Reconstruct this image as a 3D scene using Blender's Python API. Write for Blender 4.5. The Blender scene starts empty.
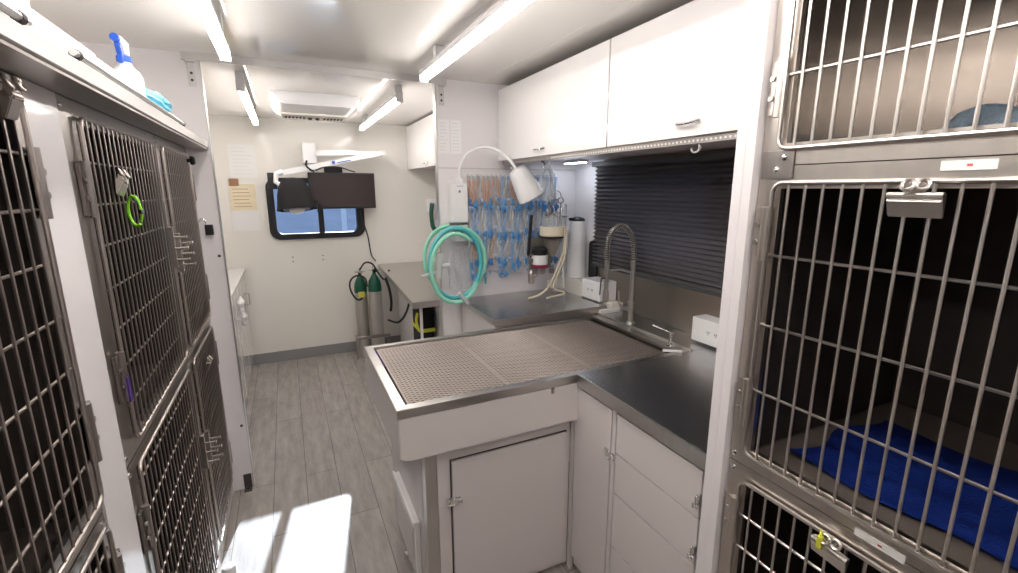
import bpy, bmesh, math, random
from mathutils import Vector, Matrix
random.seed(7)
C = bpy.context.scene.collection
SC = bpy.context.scene
PI = math.pi

# ------------------------------------------------------------------ materials
def mat(name, col, rough=0.5, metal=0.0, emit=None, es=0.0, coat=0.0, noise=None, bump=None, trans=0.0, alpha=1.0, ior=1.45, spec=None):
    m = bpy.data.materials.new(name); m.use_nodes = True
    nt = m.node_tree; b = nt.nodes['Principled BSDF']
    b.inputs['Base Color'].default_value = (*col, 1)
    b.inputs['Roughness'].default_value = rough
    b.inputs['Metallic'].default_value = metal
    b.inputs['IOR'].default_value = ior
    if spec is not None: b.inputs['Specular IOR Level'].default_value = spec
    if coat: b.inputs['Coat Weight'].default_value = coat; b.inputs['Coat Roughness'].default_value = 0.08
    if trans: b.inputs['Transmission Weight'].default_value = trans
    if alpha < 1: b.inputs['Alpha'].default_value = alpha
    if emit: b.inputs['Emission Color'].default_value = (*emit, 1); b.inputs['Emission Strength'].default_value = es
    tc = nt.nodes.new('ShaderNodeTexCoord')
    if noise:   # (scale vec, amount, detail) colour variation (wear of the surface)
        mp = nt.nodes.new('ShaderNodeMapping'); mp.inputs['Scale'].default_value = noise[0]
        n = nt.nodes.new('ShaderNodeTexNoise'); n.inputs['Scale'].default_value = 1.0; n.inputs['Detail'].default_value = noise[2]
        mx = nt.nodes.new('ShaderNodeMix'); mx.data_type = 'RGBA'
        a = noise[1]
        mx.inputs[6].default_value = (*[c*(1-a) for c in col], 1); mx.inputs[7].default_value = (*[min(1, c*(1+a)) for c in col], 1)
        nt.links.new(tc.outputs['Object'], mp.inputs['Vector']); nt.links.new(mp.outputs[0], n.inputs['Vector'])
        nt.links.new(n.outputs['Fac'], mx.inputs[0]); nt.links.new(mx.outputs[2], b.inputs['Base Color'])
    if bump:    # (scale vec, strength)
        mp = nt.nodes.new('ShaderNodeMapping'); mp.inputs['Scale'].default_value = bump[0]
        n = nt.nodes.new('ShaderNodeTexNoise'); n.inputs['Scale'].default_value = 1.0; n.inputs['Detail'].default_value = 4
        bp = nt.nodes.new('ShaderNodeBump'); bp.inputs['Strength'].default_value = bump[1]; bp.inputs['Distance'].default_value = 0.01
        nt.links.new(tc.outputs['Object'], mp.inputs['Vector']); nt.links.new(mp.outputs[0], n.inputs['Vector'])
        nt.links.new(n.outputs['Fac'], bp.inputs['Height']); nt.links.new(bp.outputs[0], b.inputs['Normal'])
    return m

M = dict(
 panel = mat('gloss_wall_panel', (.80,.765,.78), .3, bump=((3,3,3),.03), coat=.25),
 cream = mat('cream_wall_panel', (.83,.81,.755), .3, bump=((3,3,3),.03), coat=.3),
 ceil  = mat('gloss_ceiling_panel', (.80,.77,.735), .08, bump=((2,2,2),.02), coat=.25),
 cab   = mat('white_laminate', (.67,.625,.62), .35, coat=.2),
 gloss = mat('gloss_white_door', (.84,.82,.815), .12, coat=.6, bump=((2,2,2),.015)),
 gap   = mat('dark_gap', (.06,.05,.05), .8),
 steel = mat('brushed_steel', (.56,.54,.52), .28, 1, noise=((2,60,2),.10,3)),
 top   = mat('worktop_steel', (.52,.525,.53), .27, 1, noise=((9,9,9),.16,6), bump=((120,3,3),.05)),
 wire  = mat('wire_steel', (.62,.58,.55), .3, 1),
 grate = mat('grate_steel', (.40,.355,.33), .42, 1, noise=((3,3,3),.15,3)),
 splash = mat('splash_steel', (.30,.265,.24), .28, 1, noise=((4,4,4),.15,3)),
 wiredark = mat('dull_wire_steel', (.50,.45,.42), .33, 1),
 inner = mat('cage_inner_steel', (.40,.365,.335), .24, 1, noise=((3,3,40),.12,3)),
 innershade = mat('cage_inner_shaded', (.075,.062,.055), .4, .5, noise=((3,3,20),.15,3)),  # kennel steel with the shade of the interiors put into its colour
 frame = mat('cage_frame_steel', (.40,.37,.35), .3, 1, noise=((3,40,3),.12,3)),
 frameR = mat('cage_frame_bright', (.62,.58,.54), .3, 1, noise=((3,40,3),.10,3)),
 chrome= mat('chrome', (.8,.8,.8), .1, 1),
 alu   = mat('aluminium', (.62,.61,.60), .35, 1),
 led   = mat('led_diffuser', (1,1,1), .4, emit=(1,.94,.89), es=32.0),
 ledcool = mat('cool_led_diffuser', (1,1,1), .4, emit=(.82,.90,1), es=30.0),
 ledhousing = mat('light_housing', (.72,.72,.73), .4, .3),
 black = mat('black_plastic', (.015,.015,.017), .4),
 rubber= mat('black_rubber', (.02,.02,.02), .6),
 blackgloss = mat('screen_glass', (.035,.025,.024), .15, coat=.5),
 cloth_black = mat('black_cloth', (.012,.012,.013), .9),
 plastic = mat('white_plastic', (.85,.85,.86), .3),
 plastic2 = mat('ivory_plastic', (.80,.77,.70), .4),
 cream_p = mat('cream_enamel', (.78,.70,.56), .35),
 paper = mat('paper', (.86,.86,.85), .8),
 print_dark = mat('slate_print', (.16,.19,.27), .6),
 tan   = mat('yellowed_paper', (.84,.74,.54), .8, noise=((6,30,30),.14,2)),
 print_= mat('print_grey', (.68,.68,.70), .8),
 brown = mat('brown_wood', (.16,.085,.045), .6),
 cork  = mat('brown_clip', (.35,.18,.10), .6),
 blind = mat('blind_fabric', (.23,.215,.23), .6),
 blindrail = mat('blind_rail', (.05,.052,.055), .5),
 green = mat('tank_green', (.008,.09,.055), .35),
 tank  = mat('tank_aluminium', (.55,.54,.50), .35, .9),
 yellow= mat('yellow_strap', (.65,.68,.06), .6),
 yellowlabel= mat('yellow_label', (.70,.60,.10), .6),
 hosegreen = mat('green_hose', (.30,.72,.55), .4, coat=.3),
 hoseteal = mat('teal_hose', (.09,.48,.52), .4, coat=.3),
 clear = mat('clear_tubing', (.72,.74,.75), .25, alpha=.55),
 clearblue = mat('clear_blue_tubing', (.36,.52,.78), .25, alpha=.65),
 amber = mat('amber_tubing', (.58,.37,.28), .35, alpha=.85),
 blue  = mat('blue_connector', (.06,.25,.55), .4),
 maroon= mat('maroon_band', (.25,.01,.07), .4),
 dark_glass = mat('smoked_glass', (.30,.27,.22), .1, alpha=.75),
 glassware = mat('clear_bag', (.8,.84,.88), .15, alpha=.28),
 bluebottle = mat('bottle_blue', (.02,.10,.55), .35),
 bottle = mat('bottle_white', (.80,.84,.86), .35),
 cyan  = mat('cyan_plastic_wrap', (.14,.60,.85), .35, bump=((20,20,20),.3)),
 towel = mat('white_towel', (.86,.86,.85), .9, bump=((150,150,150),.4)),
 bluetowel = mat('royal_blue_blanket', (.005,.035,.30), .9, bump=((200,200,200),.5)),
 paleblue = mat('pale_blue_towel', (.33,.42,.52), .9, bump=((200,200,200),.5)),
 lime  = mat('lime_plastic', (.25,.62,.03), .4),
 purple= mat('purple_plastic', (.05,.02,.18), .5),
 red   = mat('red_print', (.70,.12,.12), .6),
 beige = mat('beige_hose', (.62,.56,.44), .5),
 matbrown = mat('brown_mat', (.14,.115,.10), .6),
 base  = mat('grey_cove_base', (.25,.25,.255), .55),
 brass = mat('brass', (.55,.40,.12), .3, 1),
 skirt = mat('pale_kick', (.62,.58,.55), .6),
 blueprint = mat('blue_print', (.05,.15,.6), .5),
 outside = mat('outside_siding', (.42,.52,.66), .7, noise=((1,1,6),.25,3)),
 outwhite = mat('outside_white_trim', (.75,.8,.9), .6),
 asphalt = mat('asphalt', (.16,.16,.165), .9, noise=((8,8,8),.2,4)),
)
# window glass: clear with a reflection
def glassmat():
    m = bpy.data.materials.new('window_glass'); m.use_nodes = True; nt = m.node_tree
    nt.nodes.clear(); o = nt.nodes.new('ShaderNodeOutputMaterial'); mx = nt.nodes.new('ShaderNodeMixShader')
    t = nt.nodes.new('ShaderNodeBsdfTransparent'); t.inputs[0].default_value = (.85,.92,1,1)
    g = nt.nodes.new('ShaderNodeBsdfGlossy'); g.inputs['Roughness'].default_value = .03
    mx.inputs[0].default_value = .08
    nt.links.new(t.outputs[0], mx.inputs[1]); nt.links.new(g.outputs[0], mx.inputs[2]); nt.links.new(mx.outputs[0], o.inputs[0])
    return m
M['glass'] = glassmat()
# floor of wood-look vinyl planks
def floormat():
    m = bpy.data.materials.new('vinyl_planks'); m.use_nodes = True; nt = m.node_tree; b = nt.nodes['Principled BSDF']
    tc = nt.nodes.new('ShaderNodeTexCoord'); mp = nt.nodes.new('ShaderNodeMapping')
    mp.inputs['Rotation'].default_value = (0,0,PI/2); mp.inputs['Location'].default_value = (.409,.079,0)
    br = nt.nodes.new('ShaderNodeTexBrick'); br.offset = .37; br.offset_frequency = 2
    br.inputs['Scale'].default_value = 1; br.inputs['Mortar Size'].default_value = .0016; br.inputs['Mortar Smooth'].default_value = .1
    br.inputs['Brick Width'].default_value = 1.22; br.inputs['Row Height'].default_value = .163; br.inputs['Bias'].default_value = 0
    br.inputs['Color1'].default_value = (.345,.318,.297,1); br.inputs['Color2'].default_value = (.295,.27,.252,1); br.inputs['Mortar'].default_value = (.09,.08,.075,1)
    nt.links.new(tc.outputs['Object'], mp.inputs['Vector']); nt.links.new(mp.outputs[0], br.inputs['Vector'])
    mp2 = nt.nodes.new('ShaderNodeMapping'); mp2.inputs['Scale'].default_value = (26,5,1)
    n = nt.nodes.new('ShaderNodeTexNoise'); n.inputs['Scale'].default_value = 1; n.inputs['Detail'].default_value = 8; n.inputs['Roughness'].default_value = .65
    nt.links.new(tc.outputs['Object'], mp2.inputs['Vector']); nt.links.new(mp2.outputs[0], n.inputs['Vector'])
    rp = nt.nodes.new('ShaderNodeMapRange'); rp.inputs['From Min'].default_value = .3; rp.inputs['From Max'].default_value = .7
    rp.inputs['To Min'].default_value = .76; rp.inputs['To Max'].default_value = 1.26
    nt.links.new(n.outputs['Fac'], rp.inputs['Value'])
    mx = nt.nodes.new('ShaderNodeMix'); mx.data_type = 'RGBA'; mx.blend_type = 'MULTIPLY'; mx.inputs[0].default_value = 1
    nt.links.new(br.outputs['Color'], mx.inputs[6]); nt.links.new(rp.outputs[0], mx.inputs[7]); nt.links.new(mx.outputs[2], b.inputs['Base Color'])
    b.inputs['Roughness'].default_value = .42
    bp = nt.nodes.new('ShaderNodeBump'); bp.inputs['Strength'].default_value = .12; bp.inputs['Distance'].default_value = .003
    nt.links.new(n.outputs['Fac'], bp.inputs['Height']); nt.links.new(bp.outputs[0], b.inputs['Normal'])
    return m
M['floor'] = floormat()

# ------------------------------------------------------------------ mesh builder
class MB:
    def __init__(s): s.bm = bmesh.new()
    def box(s, x0,x1,y0,y1,z0,z1, bev=0, seg=2, rot=None, piv=None):
        t = bmesh.new(); bmesh.ops.create_cube(t, size=1)
        for v in t.verts: v.co = Vector(((x0+x1)/2+v.co.x*(x1-x0), (y0+y1)/2+v.co.y*(y1-y0), (z0+z1)/2+v.co.z*(z1-z0)))
        if bev: bmesh.ops.bevel(t, geom=t.edges[:], offset=bev, segments=seg, affect='EDGES', profile=.5)
        if rot is not None:
            p = Vector(piv) if piv else Vector(((x0+x1)/2,(y0+y1)/2,(z0+z1)/2))
            for v in t.verts: v.co = rot @ (v.co-p) + p
        s._add(t); return s
    def _add(s, t):
        me = bpy.data.meshes.new('t'); t.to_mesh(me); t.free(); s.bm.from_mesh(me); bpy.data.meshes.remove(me)
    def cyl(s, a, b, r, r2=None, n=16, caps=True):
        a, b = Vector(a), Vector(b); r2 = r if r2 is None else r2
        return s.tube([a,b], [r,r2], n, caps)
    def tube(s, pts, r, n=8, caps=True, closed=False):
        pts = [Vector(p) for p in pts]; k = len(pts); rs = r if isinstance(r,(list,tuple)) else [r]*k
        bm = s.bm; rings = []; up = None
        for i,p in enumerate(pts):
            if closed: d = pts[(i+1)%k]-pts[i-1]
            elif i==0: d = pts[1]-p
            elif i==k-1: d = p-pts[i-1]
            else: d = (pts[i+1]-p).normalized()+(p-pts[i-1]).normalized()
            if d.length<1e-9: d = Vector((0,0,1))
            d.normalize()
            if up is None:
                up = Vector((0,0,1)) if abs(d.z)<.9 else Vector((1,0,0))
            u = up - d*up.dot(d)
            if u.length<1e-6: u = d.orthogonal()
            u.normalize(); up = u; w = d.cross(u)
            rings.append([bm.verts.new(p+(u*math.cos(2*PI*j/n)+w*math.sin(2*PI*j/n))*rs[i]) for j in range(n)])
        m = k if closed else k-1
        for i in range(m):
            A,B = rings[i], rings[(i+1)%k]
            for j in range(n): bm.faces.new((A[j],A[(j+1)%n],B[(j+1)%n],B[j]))
        if caps and not closed:
            bm.faces.new(rings[0][::-1]); bm.faces.new(rings[-1])
        return s
    def lathe(s, c, prof, n=24, axis=(0,0,1)):
        ax = Vector(axis).normalized(); q = Vector((0,0,1)).rotation_difference(ax); c = Vector(c); bm = s.bm; R=[]
        for (r,z) in prof:
            R.append([bm.verts.new(c+q@Vector((max(r,1e-4)*math.cos(2*PI*j/n), max(r,1e-4)*math.sin(2*PI*j/n), z))) for j in range(n)])
        for i in range(len(R)-1):
            for j in range(n): bm.faces.new((R[i][j],R[i][(j+1)%n],R[i+1][(j+1)%n],R[i+1][j]))
        bm.faces.new(R[0][::-1]); bm.faces.new(R[-1]); return s
    def prism(s, pts, axis, a, b, bev=0):
        # outline pts (2d) extruded along axis from a to b; 2d coords are the remaining axes in order
        t = bmesh.new()
        def mk(p,v):
            c=[0,0,0]; o=[i for i in range(3) if i!=axis]; c[o[0]]=p[0]; c[o[1]]=p[1]; c[axis]=v; return t.verts.new(c)
        A=[mk(p,a) for p in pts]; B=[mk(p,b) for p in pts]; k=len(pts)
        t.faces.new(A); t.faces.new(B[::-1])
        for i in range(k): t.faces.new((A[i],B[i],B[(i+1)%k],A[(i+1)%k]))
        bmesh.ops.recalc_face_normals(t, faces=t.faces[:])
        if bev: bmesh.ops.bevel(t, geom=t.edges[:], offset=bev, segments=2, affect='EDGES')
        s._add(t); return s
    def grid(s, fn, nu, nv, thick=0):
        bm = s.bm; V=[[bm.verts.new(fn(i/nu,j/nv)) for j in range(nv+1)] for i in range(nu+1)]
        fs=[bm.faces.new((V[i][j],V[i+1][j],V[i+1][j+1],V[i][j+1])) for i in range(nu) for j in range(nv)]
        if thick: bmesh.ops.solidify(bm, geom=fs, thickness=thick)
        return s
    def obj(s, name, m, parent=None, smooth=True, label=None):
        bmesh.ops.recalc_face_normals(s.bm, faces=s.bm.faces[:])
        off = Vector((0,0,0)); p = parent
        while p is not None: off += Vector(p.location); p = p.parent
        if parent is None:
            xs=[v.co.x for v in s.bm.verts]; ys=[v.co.y for v in s.bm.verts]; zs=[v.co.z for v in s.bm.verts]
            loc = Vector(((min(xs)+max(xs))/2,(min(ys)+max(ys))/2,min(zs))); 
        else: loc = Vector((0,0,0))
        for v in s.bm.verts: v.co -= off+loc
        me = bpy.data.meshes.new(name); s.bm.to_mesh(me); s.bm.free()
        if smooth:
            me.polygons.foreach_set('use_smooth',[True]*len(me.polygons))
            try: me.set_sharp_from_angle(angle=math.radians(35))
            except Exception: pass
        me.materials.append(M[m] if isinstance(m,str) else m)
        o = bpy.data.objects.new(name, me); C.objects.link(o); o.location = loc
        if smooth: wn=o.modifiers.new('wn','WEIGHTED_NORMAL'); wn.keep_sharp=True; wn.weight=100
        if parent is not None: o.parent = parent; o.location=(0,0,0)
        if label: o['label']=label
        return o

def each(name, m, parent, builders):
    return [b.obj(name, m, parent) for b in builders]
def tag(o, label, cat, group=None, kind=None):
    o['label']=label; o['category']=cat
    if group: o['group']=group
    if kind: o['kind']=kind
    return o
def thing(name, label, cat, loc, group=None):
    o = bpy.data.objects.new(name, None); C.objects.link(o); o.location = loc; o.empty_display_size=.05
    return tag(o, label, cat, group)
def struct(name, mb, m):
    o = mb.obj(name, m); o['kind']='structure'
    return o
def dup(root, loc, label=None, group=None, rotz=None, scale=None):
    r = root.copy(); C.objects.link(r); r.location = loc
    if rotz is not None: r.rotation_euler.z = rotz
    if scale is not None: r.scale = scale
    if label: r['label']=label
    if group: r['group']=group
    for ch in list(root.children):
        c = ch.copy(); C.objects.link(c); c.parent = r
        for g in list(ch.children):
            d = g.copy(); C.objects.link(d); d.parent = c
    return r
def arc(fn, n, a=0, b=1): return [fn(a+(b-a)*i/n) for i in range(n+1)]
def smooth_path(pts, n=8):
    P=[Vector(p) for p in pts]; P=[P[0]*2-P[1]]+P+[P[-1]*2-P[-2]]; out=[]
    for i in range(1,len(P)-2):
        for k in range(n):
            t=k/n; p0,p1,p2,p3=P[i-1],P[i],P[i+1],P[i+2]
            out.append(.5*((2*p1)+(-p0+p2)*t+(2*p0-5*p1+4*p2-p3)*t*t+(-p0+3*p1-3*p2+p3)*t**3))
    out.append(P[-2]); return out

ZC = 2.20; YB = 4.70; YP = 2.653
# ------------------------------------------------------------------ room shell
struct('floor', MB().box(-1.05,1.80,-1.25,4.80,-.06,0), 'floor')
struct('ceiling', MB().box(-1.05,1.80,-1.25,4.80,ZC,ZC+.06), 'ceil')
struct('wall_left', MB().box(-1.05,-1.0,-1.25,4.80,0,ZC), 'cream')
# back wall with the window opening
wx0,wx1,wz0,wz1 = -.145,.68,1.15,1.70
struct('wall_back', MB().box(-1.0,wx0+.03,YB,YB+.08,0,ZC).box(wx1-.03,1.75,YB,YB+.08,0,ZC).box(wx0+.03,wx1-.03,YB,YB+.08,0,wz0+.03).box(wx0+.03,wx1-.03,YB,YB+.08,wz1-.03,ZC), 'cream')
# right wall: window opening behind the blind
struct('wall_right', MB().box(1.75,1.80,-1.25,1.50,0,ZC).box(1.75,1.80,2.30,4.80,0,ZC).box(1.75,1.80,1.50,2.30,0,1.20).box(1.75,1.80,1.50,2.30,1.70,ZC), 'panel')
# rear wall with the open doorway
struct('wall_rear', MB().box(-1.0,1.75,-1.25,-1.2,0,ZC), 'panel')
struct('baseboard_back', MB().box(-.40,1.0,YB-.012,YB,0,.10,.003), 'base')
# partitions between the two rooms
pl = MB().box(-.995,-.296,YP,YP+.035,0,ZC)
struct('wall_divider_left', pl, 'panel')
struct('wall_divider_right', MB().box(.812,1.75,YP,YP+.035,0,ZC), 'panel')
struct('trim_1', MB().box(-.296,-.291,YP-.003,YP+.038,0,ZC-.03), 'alu')
struct('trim_2', MB().box(.806,.812,YP-.003,YP+.038,0,ZC-.03), 'alu')
struct('trim_3', MB().box(-.36,.87,YP-.02,YP-.002,ZC-.032,ZC).box(-.295,.81,YP,YP+.03,ZC-.022,ZC), 'alu')
struct('trim_4', MB().box(.806,1.74,YP-.004,YP-.0005,1.716,1.722), 'skirt')
struct('trim_5', MB().box(.933,.936,YP-.003,YP-.0005,.95,1.26), 'skirt')
# end panel between the counter and the right hand kennels
struct('trim_6', MB().box(.962,1.75,.735,.782,0,ZC,.003), 'panel')
struct('trim_7', MB().box(.955,.962,.733,.757,0,ZC).box(.957,.962,.759,.785,0,ZC), 'panel')
# white panel strips of the left bank
struct('trim_8', MB().box(-.41,-.385,1.10,1.245,0,1.785), 'panel')
struct('trim_9', MB().box(-.44,-.392,1.245,2.65,0,.085), 'skirt')
struct('trim_10', MB().box(-.40,-.386,2.615,2.652,0,1.785), 'panel')
# ceiling panel seam
struct('trim_11', MB().box(1.075,1.085,.8,YP-.01,ZC-.001,ZC-.0003), 'ceil')
# outside
struct('wall_outside', MB().box(-9,11,10.0,10.1,-1.2,2.6), 'outside')
struct('trim_12', MB().box(-9,11,9.97,10.0,.62,.68).box(1.0,1.1,9.97,10.0,-1.2,2.6).box(-.9,-.82,9.97,10,-1.2,2.6), 'outwhite')
struct('ground', MB().box(-12,12,-14,14,-1.3,-1.2), 'asphalt')

def rrect(x0,x1,z0,z1,r,n=6):
    P=[]
    for cx,cz,a0 in ((x1-r,z1-r,0),(x0+r,z1-r,PI/2),(x0+r,z0+r,PI),(x1-r,z0+r,1.5*PI)):
        for i in range(n+1):
            a=a0+PI/2*i/n; P.append((cx+r*math.cos(a),cz+r*math.sin(a)))
    return P
def ring_prism(mb, outer, inner, y0, y1):
    bm=mb.bm; k=len(outer)
    V=[[bm.verts.new((p[0],y,p[1])) for p in L] for L in (outer,inner) for y in (y0,y1)]
    o0,o1,i0,i1=V
    for a in range(k):
        b=(a+1)%k
        bm.faces.new((o0[a],o0[b],i0[b],i0[a])); bm.faces.new((o1[a],i1[a],i1[b],o1[b]))
        bm.faces.new((o0[a],o1[a],o1[b],o0[b])); bm.faces.new((i0[a],i0[b],i1[b],i1[a]))
    return mb
w = thing('window_1','wide sliding window with rounded black frame in the far wall','window',(.26,YB,wz0)); w['kind']='structure'
mb=MB(); ring_prism(mb, rrect(wx0,wx1,wz0,wz1,.09), rrect(wx0+.06,wx1-.07,wz0+.05,wz1-.05,.05), YB-.025, YB+.05)
mb.box(.27,.315,YB-.015,YB+.04,wz0+.04,wz1-.04)
mb.obj('window_frame','black',w)
MB().box(wx0+.05,wx1-.05,YB+.02,YB+.024,wz0+.045,wz1-.045).obj('window_pane','glass',w)
w = thing('window_2','window hidden behind the pleated blind','window',(1.775,1.9,1.20)); w['kind']='structure'
ring_=MB().box(1.755,1.795,1.50,1.54,1.20,1.70).box(1.755,1.795,2.26,2.30,1.20,1.70).box(1.755,1.795,1.54,2.26,1.20,1.24).box(1.755,1.795,1.54,2.26,1.66,1.70)
ring_.obj('window_frame','black',w)
MB().box(1.77,1.775,1.53,2.27,1.23,1.67).obj('window_pane','glass',w)

# steel corner brackets at the partition tops
def bracket(x0,x1,y,label):
    t=thing('corner_bracket',label,'bracket',((x0+x1)/2,y,2.06),'brackets at the tops of the partitions')
    MB().box(x0,x1,y-.004,y-.0005,2.06,2.168,.001).box(x0-.004,x1+.006,y-.022,y-.004,2.160,2.168,.002).obj('plate','alu',t)
    each('screw','gap',t,[MB().cyl(((x0+x1)/2,y-.007,z),((x0+x1)/2,y-.004,z),.006,n=10) for z in (2.085,2.115)])
bracket(-.345,-.315,YP,'steel corner bracket at top of the left partition, under the ceiling beam')
bracket(.825,.858,YP,'steel corner bracket at top of the right partition by the ceiling beam')
t=thing('foot_bracket','small steel angle bracket at the foot of the left partition','bracket',(-.318,YP,0))
MB().box(-.338,-.30,YP-.004,YP-.0005,0.001,.085,.001).box(-.338,-.30,YP-.04,YP-.004,0.001,.006,.001).obj('plate','gap',t)
MB().cyl((-.319,YP-.022,.006),(-.319,YP-.022,.010),.010,n=10).obj('screw','chrome',t)
for z,n in ((.37,'lower'),(1.28,'upper')):
    tag(MB().lathe((-.315,YP-.0005,z),[(.007,0),(.007,.002),(.003,.004)],12,(0,-1,0)).obj('screw','gap'), f'dark {n} screw head in the white left partition','screw')

# ------------------------------------------------------------------ ceiling lights
def light(x,y0,y1,label,bracket_end=False):
    t=thing('ceiling_light',label,'light',(x,(y0+y1)/2,2.10),'slim linear lights under the ceiling')
    MB().box(x-.019,x+.019,y0,y1,2.128,2.155,.004).obj('housing','ledhousing',t)
    prof=[(x-.019,2.130),(x-.018,2.113),(x-.010,2.105),(x+.010,2.105),(x+.018,2.113),(x+.019,2.130)]
    MB().prism(prof,1,y0+.012,y1-.012).obj('diffuser','led',t)
    each('end_cap','ledhousing',t,[MB().box(x-.021,x+.021,a,a+.015,2.101,2.158,.003) for a in (y0-.003,y1-.012)])
    each('mounting_bracket','ledhousing',t,[MB().box(x-.02,x+.02,y-.02,y+.02,2.155,ZC,.002) for y in ((y0+.03) if bracket_end else y0+.25, y1-.25)])
light(-.163,-.55,2.30,'long linear ceiling light above the left kennels')
light(.655,-.55,2.33,'long linear ceiling light in front of the wall cabinets')
light(-.155,2.93,4.40,'shorter ceiling light in the far room, left of the ventilation unit',True)
light(.665,2.90,4.40,'shorter ceiling light in the far room, right of the ventilation unit',True)

# ceiling air unit
t=thing('ceiling_air_unit','white ceiling ventilation unit between the two far room lights','air conditioner',(.26,3.75,2.06))
MB().prism([(-.035,ZC),(-.01,2.150),(.03,2.125),(.46,2.125),(.50,2.150),(.525,ZC)],1,3.36,4.0,.012).obj('housing','plastic',t)
MB().box(.03,.46,3.74,3.97,2.112,2.126,.004).obj('grille_panel','plastic2',t)
each('vent_slot','gap',t,[MB().box(x+i*.024,x+.012+i*.024,3.84,3.91,2.1085,2.1115) for x in (.055,.315) for i in range(6)])
each('control_knob','black',t,[MB().lathe((x,3.875,2.1115),[(.016,0),(.014,.01),(.006,.014)],16,(0,0,-1)) for x in (.222,.272)])

# ------------------------------------------------------------------ kennels
def wire_door(t, side, X, y0,y1,z0,z1, ny_step, zrails, hinge_y, latch_y, thick=.0026, m='wire', frame_r=.0048, latch_z=None, hinges=None):
    """door of a kennel: a rod frame, a wire grid, hinges and a latch"""
    s = side
    P=[(X,a,b) for a,b in rrect(y0,y1,z0,z1,.022,4)]
    fr=MB().tube(P,frame_r,8,closed=True).obj('door',m,t)
    g=MB(); n=max(2,round((y1-y0)/ny_step)); st=(y1-y0)/n
    for i in range(1,n): g.tube([(X,y0+i*st,z0-.004),(X,y0+i*st,z1+.004)],thick,6)
    for z in zrails: g.tube([(X+s*.006,y0,z),(X+s*.006,y1,z)],thick*1.1,6)
    g.obj('wire_grid',m,fr)
    for hz in (hinges or (z0+.14,z1-.14)):
        h=MB().cyl((X,hinge_y,hz-.06),(X,hinge_y,hz+.06),.009,n=12)
        d = 1 if hinge_y>(y0+y1)/2 else -1
        h.box(X+s*.003,X+s*.008,min(hinge_y,hinge_y+d*.028),max(hinge_y,hinge_y+d*.028),hz-.055,hz+.055,.001)
        h.cyl((X,hinge_y+d*.018,hz-.02),(X-s*.004,hinge_y+d*.018,hz-.02),.006,n=8).cyl((X,hinge_y+d*.018,hz+.02),(X-s*.004,hinge_y+d*.018,hz+.02),.006,n=8)
        h.obj('hinge','frame' if m!='wire' else 'frameR',fr)
    if latch_y is not None:
        lz = latch_z if latch_z else (z0+z1)/2
        d = 1 if latch_y<(y0+y1)/2 else -1
        l=MB().box(X-s*.012,X+s*.004,latch_y-.010,latch_y+.010,lz-.07,lz+.07,.002)
        for k,zz in enumerate((-.045,-.005,.035)):
            l.cyl((X-s*.010,latch_y,lz+zz),(X-s*.050,latch_y,lz+zz),.004,n=8)
            l.lathe((X-s*.050,latch_y,lz+zz),[(.004,-.003),(.007,0),(.004,.003)],8,(s,0,0))
        l.obj('latch','wire',fr)
    return fr
def kennel(label, side, X, y0,y1,z0,z1, door, inner='innershade', depth=.56, group=None, face='frame', stile=.02, **k):
    s=side; t=thing('kennel_cage',label,'kennel',(X+s*depth/2,(y0+y1)/2,z0),group)
    xf=X+s*.010; xb=X+s*depth; a=.006
    lo=lambda p,q:(min(p,q),max(p,q))
    b=MB(); x0,x1=lo(xf+s*.012,xb)
    b.box(x0,x1,y0,y1,z0,z0+a).box(x0,x1,y0,y1,z1-a,z1).box(x0,x1,y0,y0+a,z0+a,z1-a).box(x0,x1,y1-a,y1,z0+a,z1-a)
    xx=lo(xb-s*a,xb); b.box(xx[0],xx[1],y0+a,y1-a,z0+a,z1-a)
    b.obj('body',inner,t)
    dy0,dy1,dz0,dz1=door
    fx0,fx1=lo(xf,xf+s*.012)
    f=MB().box(fx0,fx1,y0,dy0+.012,z0,z1).box(fx0,fx1,dy1-.012,y1,z0,z1).box(fx0,fx1,dy0+.012,dy1-.012,z0,dz0+.012).box(fx0,fx1,dy0+.012,dy1-.012,dz1-.012,z1)
    f.obj('face_frame',face,t)
    each('rivet','chrome',t,[MB().lathe((xf,yy,zz),[(.006,0),(.006,.002),(.002,.004)],10,(-s,0,0)) for yy in (y0+.012,y1-.012) for zz in (z0+.02,z1-.02)])
    wire_door(t,s,X,dy0,dy1,dz0,dz1,**k)
    return t
XL=-.378
rails=lambda z0,z1,st:[z0+i*st for i in range(1,int((z1-z0)/st+.6)) if z0+i*st<z1-.03]
rU=[1.658,1.566,1.473,1.374,1.276,1.183,1.09]; rLo=rails(.12,.945,.097)
gl='kennels in the left bank'
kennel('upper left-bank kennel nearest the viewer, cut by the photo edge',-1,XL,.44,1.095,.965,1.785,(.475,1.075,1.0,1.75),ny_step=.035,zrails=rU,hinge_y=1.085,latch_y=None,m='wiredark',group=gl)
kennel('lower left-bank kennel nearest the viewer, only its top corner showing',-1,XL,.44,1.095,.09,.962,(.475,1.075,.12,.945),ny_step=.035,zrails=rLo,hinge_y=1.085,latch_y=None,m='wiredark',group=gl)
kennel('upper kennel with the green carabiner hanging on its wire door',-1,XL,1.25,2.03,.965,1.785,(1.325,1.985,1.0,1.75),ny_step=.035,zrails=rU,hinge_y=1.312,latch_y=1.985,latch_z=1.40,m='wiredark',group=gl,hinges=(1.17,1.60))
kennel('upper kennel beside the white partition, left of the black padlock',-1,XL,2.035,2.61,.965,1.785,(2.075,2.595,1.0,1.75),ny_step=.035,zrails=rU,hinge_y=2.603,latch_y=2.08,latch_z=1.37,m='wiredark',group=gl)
kennel('lower kennel directly below the one with the green carabiner',-1,XL,1.25,2.03,.09,.962,(1.305,1.985,.12,.945),ny_step=.035,zrails=rLo,hinge_y=1.292,latch_y=1.985,latch_z=.60,m='wiredark',group=gl,hinges=(.28,.78))
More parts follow.
